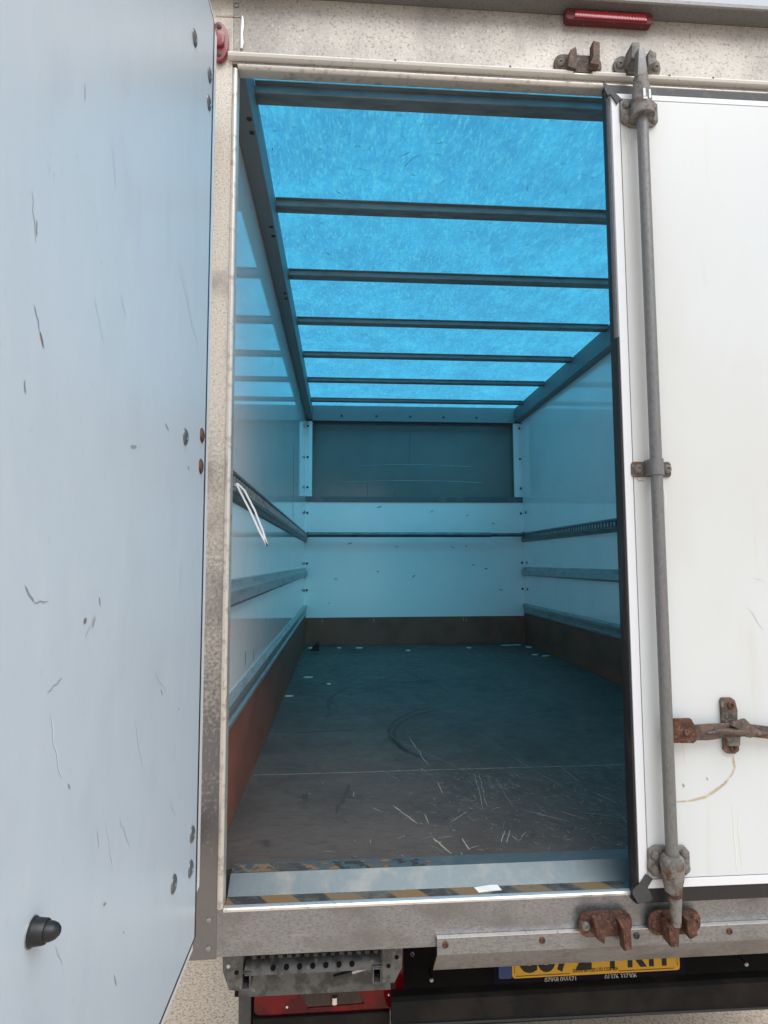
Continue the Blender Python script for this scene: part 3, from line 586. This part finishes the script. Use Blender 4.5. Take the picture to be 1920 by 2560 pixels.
# handle
prism(b := new(), [(1.0415, .358), (1.090, .356), (1.0985, .362), (1.1005, .378), (1.099, .394), (1.093, .402), (1.088, .412), (1.047, .412), (1.0415, .405)], 'y', -.047, -.062, .003); obj('handle_hub', b, 'rust', dr, True)
obj('hub_pin', mesh('hub_pin', dome(.0085), True), 'rust', dr, loc=(1.073, -.062, .381))
b = new()
pts = [(1.095, .362, .397), (1.13, .361, .399), (1.17, .366, .399), (1.22, .368, .398), (1.27, .362, .391), (1.34, .352, .382), (1.45, .345, .376)]
top = [(x, z1) for x, z0, z1 in pts]; bot = [(x, z0) for x, z0, z1 in pts]
prism(b, bot+top[::-1], 'y', -.052, -.058, .0015); obj('handle_lever', b, 'dark_rust', dr, True)
tube(b := new(), [(1.125, -.060, .379), (1.155, -.063, .383), (1.20, -.066, .382), (1.24, -.066, .380), (1.275, -.061, .374)], [.002, .006, .009, .008, .002], 10); obj('lever_rib', b, 'dark_rust', dr, True)
prism(b := new(), [(1.178, .332), (1.186, .324), (1.204, .3225), (1.2155, .330), (1.217, .362), (1.222, .370), (1.215, .400), (1.2165, .425), (1.211, .448), (1.203, .454), (1.180, .454), (1.176, .448), (1.178, .366)], 'y', -.0305, -.0400, .002); obj('handle_catch', b, 'dark_rust', dr, True)
prism(b := new(), [(1.184, .404), (1.180, .397), (1.198, .386), (1.214, .370), (1.224, .368), (1.235, .376), (1.237, .390), (1.226, .400), (1.214, .412)], 'y', -.060, -.073, .0035); obj('catch_tongue', b, 'dark_rust', dr, True)
prism(b := new(), [(1.180, .365), (1.214, .365), (1.211, .344), (1.184, .344)], 'y', -.0395, -.050, .002); obj('catch_foot', b, 'cast_grey', dr, True)
dm4 = mesh('bolt', lathe(new(), [(.0095, 0), (.0088, .003), (.006, .005), (.004, .0052), (.0035, .002)], 'y-', 14), True)
for x, z in ((1.199, .437), (1.199, .338)): obj('bolt', dm4, 'rust', dr, loc=(x, -.040, z))
arc = [(1.2055, .316), (1.2062, .300), (1.208, .288), (1.200, .272), (1.180, .251), (1.155, .235), (1.130, .222), (1.095, .215), (1.045, .2125)]
obj('scraped_arc', strokes([(arc, .0062)], 'y', Y0-.0005), 'stain_line', dr, kind='stuff')
it = [(wiggle((1.075, .254), (1.080, .246), 3, .3), .005), (wiggle((1.138, .268), (1.139, .260), 3, .2), .003), (wiggle((1.26, .67), (1.30, .61), 3, .03), .0008), (wiggle((1.28, .74), (1.31, .73), 3, .03), .0007), (wiggle((.99, .985), (1.01, .974), 3, .3), .003)]
obj('door_marks', strokes(it, 'y', Y0-.0005), 'scuff_grey', dr, kind='stuff')
it = [(wiggle((1.005, 1.898), (1.006, 1.77), 5, .03), .004), (wiggle((1.001, 1.896), (1.0, 1.84), 5, .03), .004), (wiggle((1.196, .20), (1.20, .05), 6, .02), .004), (wiggle((1.21, .18), (1.213, .06), 6, .02), .003), (wiggle((1.085, .35), (1.088, .30), 4, .05), .004), (wiggle((1.06, .985), (1.063, .90), 4, .05), .004)]
obj('door_stains', strokes(it, 'y', Y0-.0004), 'stain_pale', dr, kind='stuff')

# ================================================================== left-hand door (open, inner face towards the camera's right)
dl = part('rear_door', 'open rear door showing its scuffed blue-grey inner face')
DX, DY, A = -.0242, -.1745, .0108
def D(t, d=0.0):            # t = distance from the hinge edge, d = height above the inner face
    return Vector((DX-t*math.sin(A)+d*math.cos(A), DY-t*math.cos(A)-d*math.sin(A)))
def dbox(t0, t1, d0, d1, z0, z1, bev=0.0):
    b = new(); prism(b, [tuple(D(t0, d0)), tuple(D(t1, d0)), tuple(D(t1, d1)), tuple(D(t0, d1))], 'z', z0, z1, bev); return b
ZD0, ZD1 = .040, 1.9945
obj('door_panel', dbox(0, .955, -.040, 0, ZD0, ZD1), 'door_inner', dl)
T1 = .965
obj('door_seal', dbox(-.014, -.0002, -.030, -.0003, ZD0-.006, ZD1+.006), 'rubber', dl)
obj('door_seal', dbox(.0, T1, -.030, -.0003, ZD0-.007, ZD0-.0002), 'rubber', dl)
obj('door_seal', dbox(.0, T1, -.030, -.0003, ZD1+.0002, ZD1+.007), 'rubber', dl)
obj('edge_trim', dbox(-.036, -.0143, -.030, -.0003, .118, ZD1-.004, .0008), 'trim_white', dl)
obj('edge_trim', dbox(.004, T1, -.030, -.0015, ZD0-.022, ZD0-.0073, .0008), 'trim_white', dl)
obj('edge_trim', dbox(.004, T1, -.030, -.0015, ZD1+.0073, ZD1+.020, .0008), 'trim_white', dl)
for z in (.16, 1.0, 1.86):
    prism(b := new(), [(-.064, -.0005), (-.084, -.0005), (-.084, -.26), (-.076, -.26), (-.072, -.19), (-.064, -.15)], 'z', z-.035, z+.035, .002); obj('hinge', b, 'zinc', dl)
rvm = mesh('rivet', lathe(new(), [(.0158, 0), (.0150, .0020), (.0110, .0040), (.0060, .0042), (.0055, .0030), (.001, .0030)], 'x+', 24), True)
rvr = rvm.copy()
for y, z, rusty in ((-.104, .208, 0), (-.112, .142, 0), (-.245, .178, 0), (-.237, 1.035, 0), (-.093, 1.068, 1), (-.097, .997, 1), (-.240, 1.894, 0), (-.096, 1.932, 0), (-.096, 1.862, 0)):
    k = .9*(.3201+.0108*(-.03-y))/.3138; yy = -1.4733+(y+1.4733)*k; zz = .782+(z-.782)*k
    t = DY-yy; p = D(t, 0)
    o = obj('rivet', rvr if rusty else rvm, 'rust' if rusty else 'rivet_dirty', dl, loc=(p.x, p.y, zz))
    if rusty: o['label'] = 'rusty rivet head'
def dk(y, z):   # point measured on the door face
    k = .9*(.3201+.0108*(-.03-y))/.3138
    return (-1.4733+(y+1.4733)*k, .782+(z-.782)*k)
ky, kz = dk(-.795, .407); kp = D(DY-ky, 0)
obj('bump_stop', mesh('bump_stop', lathe(new(), [(r_*.72, h_*.72) for r_, h_ in ((.0185, 0), (.0185, .003), (.0172, .004), (.0158, .018), (.0150, .0195), (.0128, .020), (.0122, .026), (.0098, .032), (.0055, .0362), (.001, .0375))], 'x+', 28), True), 'black_plastic', dl, loc=(kp.x, kp.y, kz), label='black rubber bump stop')
obj('bump_washer', mesh('bump_washer', lathe(new(), [(.0142, 0), (.0142, .0010)], 'x+', 28)), 'zinc', dl, loc=(kp.x, kp.y, kz))
ry, rz = dk(-.812, .345); rp = D(DY-ry, 0)
prism(b := new(), [tuple(D(DY-ry-.03, .0005)), tuple(D(DY-ry+.06, .0005)), tuple(D(DY-ry+.055, .018)), tuple(D(DY-ry-.025, .018))], 'z', rz-.12, rz-.046, .003); obj('door_reflector', b, 'dark_maroon', dl, True)
def dmark(segs, m, nm):
    it = [(wiggle(dk(*p), dk(*q), 5, .04), w*.62) for p, q, w in segs]
    b = strokes(it, 'x', 0.0)
    for v in b.verts: v.co.x = D(DY-v.co.y, .0006).x
    obj(nm, b, m, dl, kind='stuff')
dmark([((-.846, 1.046), (-.832, 1.022), .0022), ((-.849, 1.134), (-.848, 1.118), .003), ((-.752, 1.366), (-.748, 1.345), .0018), ((-.859, .963), (-.855, .950), .003), ((-.783, .643), (-.749, .653), .0022), ((-.723, .528), (-.717, .521), .004), ((-.55, .956), (-.525, .960), .007), ((-.376, 1.030), (-.355, 1.022), .006), ((-.211, .980), (-.20, .974), .006), ((-.650, .738), (-.646, .726), .004), ((-.662, .713), (-.668, .70), .004), ((-.60, .33), (-.59, .326), .004), ((-.55, .21), (-.54, .19), .003), ((-.52, .25), (-.515, .245), .003), ((-.84, .76), (-.82, .742), .003), ((-.82, .742), (-.79, .742), .002), ((-.36, .56), (-.35, .55), .004), ((-.24, .50), (-.235, .497), .005)], 'scuff_grey', 'door_scuffs')
dmark([((-.833, 1.022), (-.823, 1.008), .0042), ((-.694, .714), (-.690, .708), .011)], 'scuff_brown', 'door_chips')
dmark([((-.331, 1.398), (-.123, 1.221), .0018), ((-.345, 1.36), (-.16, 1.26), .0014), ((-.32, 1.37), (-.20, 1.28), .0012), ((-.611, 1.164), (-.587, 1.137), .0020), ((-.70, 1.12), (-.665, 1.07), .0016), ((-.66, 1.35), (-.64, 1.30), .0015), ((-.86, 1.16), (-.85, 1.11), .0025), ((-.40, .60), (-.33, .55), .002), ((-.74, .36), (-.72, .33), .002), ((-.66, .715), (-.69, .69), .004), ((-.55, .42), (-.50, .36), .0022), ((-.28, .34), (-.24, .30), .0022)] +
      [((lambda y, z: ((y, z), (y+random.uniform(-.02, .02), z-random.uniform(.02, .08)), random.uniform(.0008, .0022)))(random.uniform(-.9, -.1), random.uniform(.15, 1.9))) for _ in range(5)], 'scuff_faint', 'door_faint_scratches')
dmark([((-.776, .618), (-.741, .54), .0040), ((-.50, .55), (-.45, .45), .003), ((-.60, .44), (-.57, .36), .003)] +
      [((lambda y, z: ((y, z), (y+random.uniform(-.02, .02), z-random.uniform(.03, .10)), random.uniform(.0008, .0018)))(random.uniform(-.9, -.1), random.uniform(.15, .8))) for _ in range(5)], 'scuff_light', 'door_pale_scratches')

# ================================================================== folding step under the sill
st = part('folding_step')
prism(b := new(), [(-.005, -.1045), (.0425, -.1045), (.0425, -.150), (.040, -.196), (.012, -.193), (-.003, -.152)], 'y', .026, .032, .001); lb = obj('side_bracket', b, 'step_steel', st)
prism(b := new(), [(.3635, -.1045), (.412, -.1045), (.409, -.163), (.391, -.196), (.3635, -.194)], 'y', .026, .032, .001); obj('side_bracket', b, 'step_steel', st)
hole = mesh('bolt_hole', lathe(new(), [(.0055, 0), (.005, .0012)], 'y-', 12))
for x, z in ((.0285, -.155), (.378, -.157), (.397, -.139)): obj('bolt_hole', hole, 'near_black', st, loc=(x, .0265, z))
obj('bolt_head', mesh('bolt_head', lathe(new(), [(.005, 0), (.0042, .003)], 'y-', 10)), 'zinc', st, loc=(.010, .0265, -.140))
# tread with a rolled front edge and round holes
pt = [(.036, -.170), (.040, -.160), (.047, -.152), (.060, -.146), (.115, -.138), (.115, -.141), (.062, -.149), (.050, -.1555), (.0435, -.163), (.040, -.171)]
obj('tread', prism(new(), pt, 'x', .0445, .361), 'step_steel', st, True)
for i in range(7):
    h = mesh('tread_hole', lathe(new(), [(.0062, 0), (.0062, .0016)], 'y-', 14))
    obj('tread_hole', h, 'near_black', st, loc=(.110+.0305*i, .0405, -.1575)).rotation_euler = (math.radians(-40), 0, 0)
b = new()
for i in range(15): prism(b, [(.058+.0205*i, .058), (.068+.0205*i, .056), (.072+.0205*i, .068), (.060+.0205*i, .070)], 'z', -.1475, -.1400)
obj('tread_teeth', b, 'step_steel', st, kind='stuff')
for x in (.038, .341):
    b = new()
    for x0, x1, z0, z1 in ((x, x+.021, -.164, -.161), (x, x+.021, -.200, -.197), (x, x+.003, -.197, -.164), (x+.018, x+.021, -.197, -.164)): box(b, x0, x1, .034, .12, z0, z1)
    obj('slide_tube', b, 'step_steel', st)
box(b := new(), .0225, .388, .098, .102, -.257, -.150); obj('back_plate', b, 'step_steel', st)
tube(b := new(), [(.250, .070, -.205), (.294, .072, -.196)], .0065, 10); obj('pull_grip', b, 'rubber', st, True)
tube(b := new(), [(.293, .072, -.196), (.330, .074, -.188)], .0048, 10); obj('pull_rod', b, 'zinc', st, True)
box(b := new(), .012, .40, .105, .135, -.26, -.1045); obj('step_frame', b, 'black_paint', st)

# ================================================================== lamp cluster, plate, bumper
tl = part('tail_lamp', 'red tail lamp half hidden behind the folding step')
prism(b := new(), rrect(.045, .431, -.374, -.200, .018), 'y', .200, .260, .006); obj('lens', b, 'tail_red', tl, True)
prism(b := new(), [(.185, -.356), (.323, -.353), (.312, -.318), (.160, -.320)], 'y', .1985, .206, .001); obj('clear_lens', b, 'lens_clear', tl)
prism(b := new(), [(.181, -.360), (.327, -.357), (.327, -.3535), (.186, -.3565)], 'y', .1965, .206); obj('lens_edge', b, 'tail_red', tl)
tube(b := new(), [(.2515, .196, -.346), (.2515, .194, -.330)], [.009, .007], 14); obj('lamp_bulb', b, 'chrome', tl, True)
for x, z in ((.130, -.352), (.392, -.336)):
    obj('lens_screw', mesh('lens_screw', lathe(new(), [(.004, 0), (.003, .003)], 'y-', 10)), 'chrome', tl, loc=(x, .2, z))
npl = part('number_plate', 'yellow rear number plate behind the drip trim')
PY = .29
box(b := new(), .690, 1.240, PY, PY+.006, -.405, -.245, .002); obj('plate_surround', b, 'plate_back', npl)
prism(b := new(), rrect(.742, 1.2245, -.3705, -.258, .008), 'y', PY-.0005, PY-.003, .0005); obj('plate_face', b, 'plate_yellow', npl)
prism(b := new(), rrect(.704, .7418, -.3705, -.258, .006), 'y', PY-.0005, PY-.0028, .0005); obj('plate_band', b, 'plate_blue', npl)
def text(name, s, size, x, z, m, sx=1.0, y=PY-.0036, off=0.0, sp=1.0):
    cu = bpy.data.curves.new(name, 'FONT'); cu.body = s; cu.size = size; cu.extrude = .0003; cu.offset = off; cu.space_character = sp; cu.resolution_u = 4
    tmp = bpy.data.objects.new(name, cu); C.objects.link(tmp); bpy.context.view_layer.update()
    me = bpy.data.meshes.new_from_object(tmp.evaluated_get(bpy.context.evaluated_depsgraph_get())); me.name = name
    bpy.data.objects.remove(tmp); bpy.data.curves.remove(cu); me.materials.clear(); me.materials.append(MATS[m])
    o = bpy.data.objects.new(name, me); C.objects.link(o); o.parent = npl
    o.rotation_euler = (math.pi/2, 0, 0); o.scale = (sx, 1, 1); o.location = (x, y, z); return o
for s, x, w in (('C', .758, .72), ('U', .812, .72), ('7', .866, .80), ('2', .925, .80), ('Y', 1.005, .72), ('K', 1.070, .72), ('H', 1.132, .72)):
    text('plate_character', s, .108, x, -.3525, 'plate_black', w, off=.0042)
text('plate_small_print', 'DRIVE BAYLES LTD CO8 8EA', .0125, .915, -.3625, 'plate_brown', .82, off=.0002)
text('plate_phone_number', '07958 055571', .0195, .833, -.3855, 'plate_white', .82)
text('plate_phone_number', '01376 337306', .0195, 1.005, -.3855, 'plate_white', .82)
for x0, x1, z0, z1 in ((.752, .905, -.3655, -.3645), (1.045, 1.207, -.3655, -.3645), (.748, .749, -.358, -.27), (1.2165, 1.2175, -.358, -.27)): box(b := new(), x0, x1, PY-.0040, PY-.0029, z0, z1); obj('plate_border', b, 'plate_brown', npl)
bp = part('rear_bumper', 'black steel rear bumper bar')
prism(b := new(), [(.150, -.322), (.160, -.316), (.185, -.316), (.185, -.388), (.160, -.388), (.146, -.384), (.150, -.378)], 'x', .395, 1.55); obj('bumper_bar', b, 'black_paint', bp)
box(b := new(), .044, .394, .195, .255, -.52, -.3755, .004); obj('bumper_end', b, 'black_paint', bp)
tube(b := new(), [(.405, .150, -.376), (1.548, .150, -.386)], .0045, 8); obj('bumper_lip', b, 'black_plastic', bp, True)
box(b := new(), .006, .0385, .205, .29, -.78, -.20, .004); obj('lamp_bracket', b, 'rubber_grey', bp)
un = part('chassis')
box(b := new(), .03, 1.90, .34, .37, -.47, -.08); obj('added_dark_panel', b, 'near_black', un)  # added dark panel that blocks the view under the truck
for x in (.50, 1.36): box(b := new(), x, x+.07, .371, 4.2, -.40, -.08); obj('chassis_rail', b, 'near_black', un)
box(b := new(), -.06, 2.0, .14, 4.2, -.10, -.0755); obj('floor_bearer', b, 'near_black', un)
bo = mesh('bolt', dome(.006), True)
for x, y, z in ((.466, .31, -.306), (.518, .30, -.371), (1.43, .30, -.373)): obj('bolt', bo, 'zinc', un, loc=(x, y, z))
for x, z in ((.466, -.306), (.518, -.371), (1.43, -.373)):
    tube(b := new(), [(x, .30, z), (x, .345, z)], .004, 8); obj('bolt_shank', b, 'screw_dark', un)

tyre = mesh('tyre', lathe(new(), [(.20, 0), (.30, 0), (.335, .025), (.340, .06), (.340, .14), (.335, .175), (.30, .20), (.20, .20)], 'x+', 40), True)
rim = mesh('rim', lathe(new(), [(.199, .03), (.19, .06), (.12, .09), (.06, .06), (.02, .05)], 'x+', 32), True)
for x in (.10, 1.64):
    wh = part('rear_wheel'); obj('tyre', tyre, 'rubber', wh, loc=(x, 1.35, -.51)); obj('rim', rim, 'cast_grey', wh, loc=(x, 1.35, -.51))
tube(b := new(), [(.20, 1.35, -.51), (1.78, 1.35, -.51)], .05, 14); obj('axle', b, 'near_black', un, True)

# ================================================================== loose things
def thing(o, label, cat, group=None):
    o['label'] = label; o['category'] = cat
    if group: o['group'] = group
    return o
cb = thing(empty('cargo_bar', (.968, YB-.09, 1.033)), 'dark telescopic load bar spanning the bulkhead between the two rails', 'bar')
tube(b := new(), [(XL+.02, YB-.09, 1.035), (1.665, YB-.09, 1.033)], .0225, 16); obj('outer_tube', b, 'bar_steel', cb, True)
tube(b := new(), [(1.655, YB-.09, 1.033), (XR-.022, YB-.09, 1.033)], .0175, 16); obj('inner_tube', b, 'bar_steel', cb, True)
for x in (XL+.022, XR-.030): box(b := new(), x, x+.012, YB-.115, YB-.065, 1.006, 1.06); obj('end_foot', b, 'bar_steel', cb)

b = new()
for dx, dz in ((0, 0), (.012, .004)):
    p0 = Vector((XL+.016, .345, 1.020)); pts = [p0+Vector((.004+dx*.3, -.004, -.004)), p0+Vector((.018+dx, -.012, -.030+dz)), p0+Vector((.050+dx, -.018, -.090+dz)), p0+Vector((.078+dx*.7, -.02, -.150+dz)), p0+Vector((.100, -.02, -.190))]
    w0 = Vector((.0024, 0, .0012)); t0 = Vector((0, .0006, 0)); prev = None
    for p in pts:
        cur = [b.verts.new(p+q) for q in (-w0-t0, w0-t0, w0+t0, -w0+t0)]
        if prev:
            for k in range(4): b.faces.new((prev[k], prev[(k+1) % 4], cur[(k+1) % 4], cur[k]))
        prev = cur
bmesh.ops.recalc_face_normals(b, faces=b.faces)
tie = thing(obj('cable_tie', b, 'tie_white'), 'white plastic cable tie hanging off the left load rail', 'cable tie')

prism(b := new(), [(.586, .043), (.628, .0475), (.645, .0495), (.6495, .026), (.622, .0225), (.592, .019)], 'z', .0003, .0011)
for v in b.verts: v.co.z += .0022*math.sin((v.co.x-.58)*40)**2
thing(obj('paper_scrap', b, 'paper'), 'small white paper scrap lying on the sill edge', 'paper')

def scrap(x, y, l, w, a, label):
    b = new(); n = 6
    pts = [(x+math.cos(a)*l*.5*math.cos(t)*random.uniform(.75, 1.1)-math.sin(a)*w*.5*math.sin(t), y+math.sin(a)*l*.5*math.cos(t)+math.cos(a)*w*.5*math.sin(t)*random.uniform(.7, 1.2)) for t in [2*math.pi*i/n for i in range(n)]]
    prism(b, pts, 'z', ZF+.0002, ZF+.007)
    thing(obj('wood_chip', b, 'wood_chip'), label, 'wood chip', 'pale chips lying on the cargo floor')
for x, y, l, w, a, lb in ((.05, 2.66, .075, .03, .1, 'long pale chip near the left kick board, midway down the floor'),
                          (.846, 3.82, .05, .05, .2, 'pale chip before the bulkhead, below the middle of the load bar'),
                          (1.402, 3.944, .05, .04, 0, 'pale chip close to the bulkhead right of centre'),
                          (1.78, 4.06, .11, .04, .1, 'largest pale chip against the bulkhead near the right corner'),
                          (1.87, 4.08, .09, .04, .0, 'pale chip against the bulkhead in the right corner'),
                          (1.939, 3.926, .05, .07, .5, 'pale chip against the right kick board beside the corner'),
                          (1.85, 3.488, .05, .04, .2, 'nearer left of the two chips by the right kick board'),
                          (1.918, 3.419, .09, .03, .3, 'long chip nearest along the right kick board'),
                          (.252, 4.031, .045, .04, 0, 'leftmost pale chip along the foot of the bulkhead'),
                          (.431, 4.014, .07, .05, .3, 'second pale chip from the left along the bulkhead foot'),
                          (.0, 4.05, .06, .06, .3, 'pale chip in the left corner beside the black wedge'),
                          (.19, 2.43, .03, .03, 0, 'small pale crumb on the open floor at left'),
                          (-.030, 2.10, .05, .022, .2, 'pale chip touching the left kick board, nearest the doorway')):
    scrap(x, y, l, w, a, lb)
b = new(); prism(b, [(.005, ZF+.0005), (.078, ZF+.0005), (.078, .085), (.06, .085)], 'y', 3.90, 4.0, .002)
thing(obj('wedge_block', b, 'black_plastic'), 'small black wedge block on the floor in the far left corner', 'wedge')
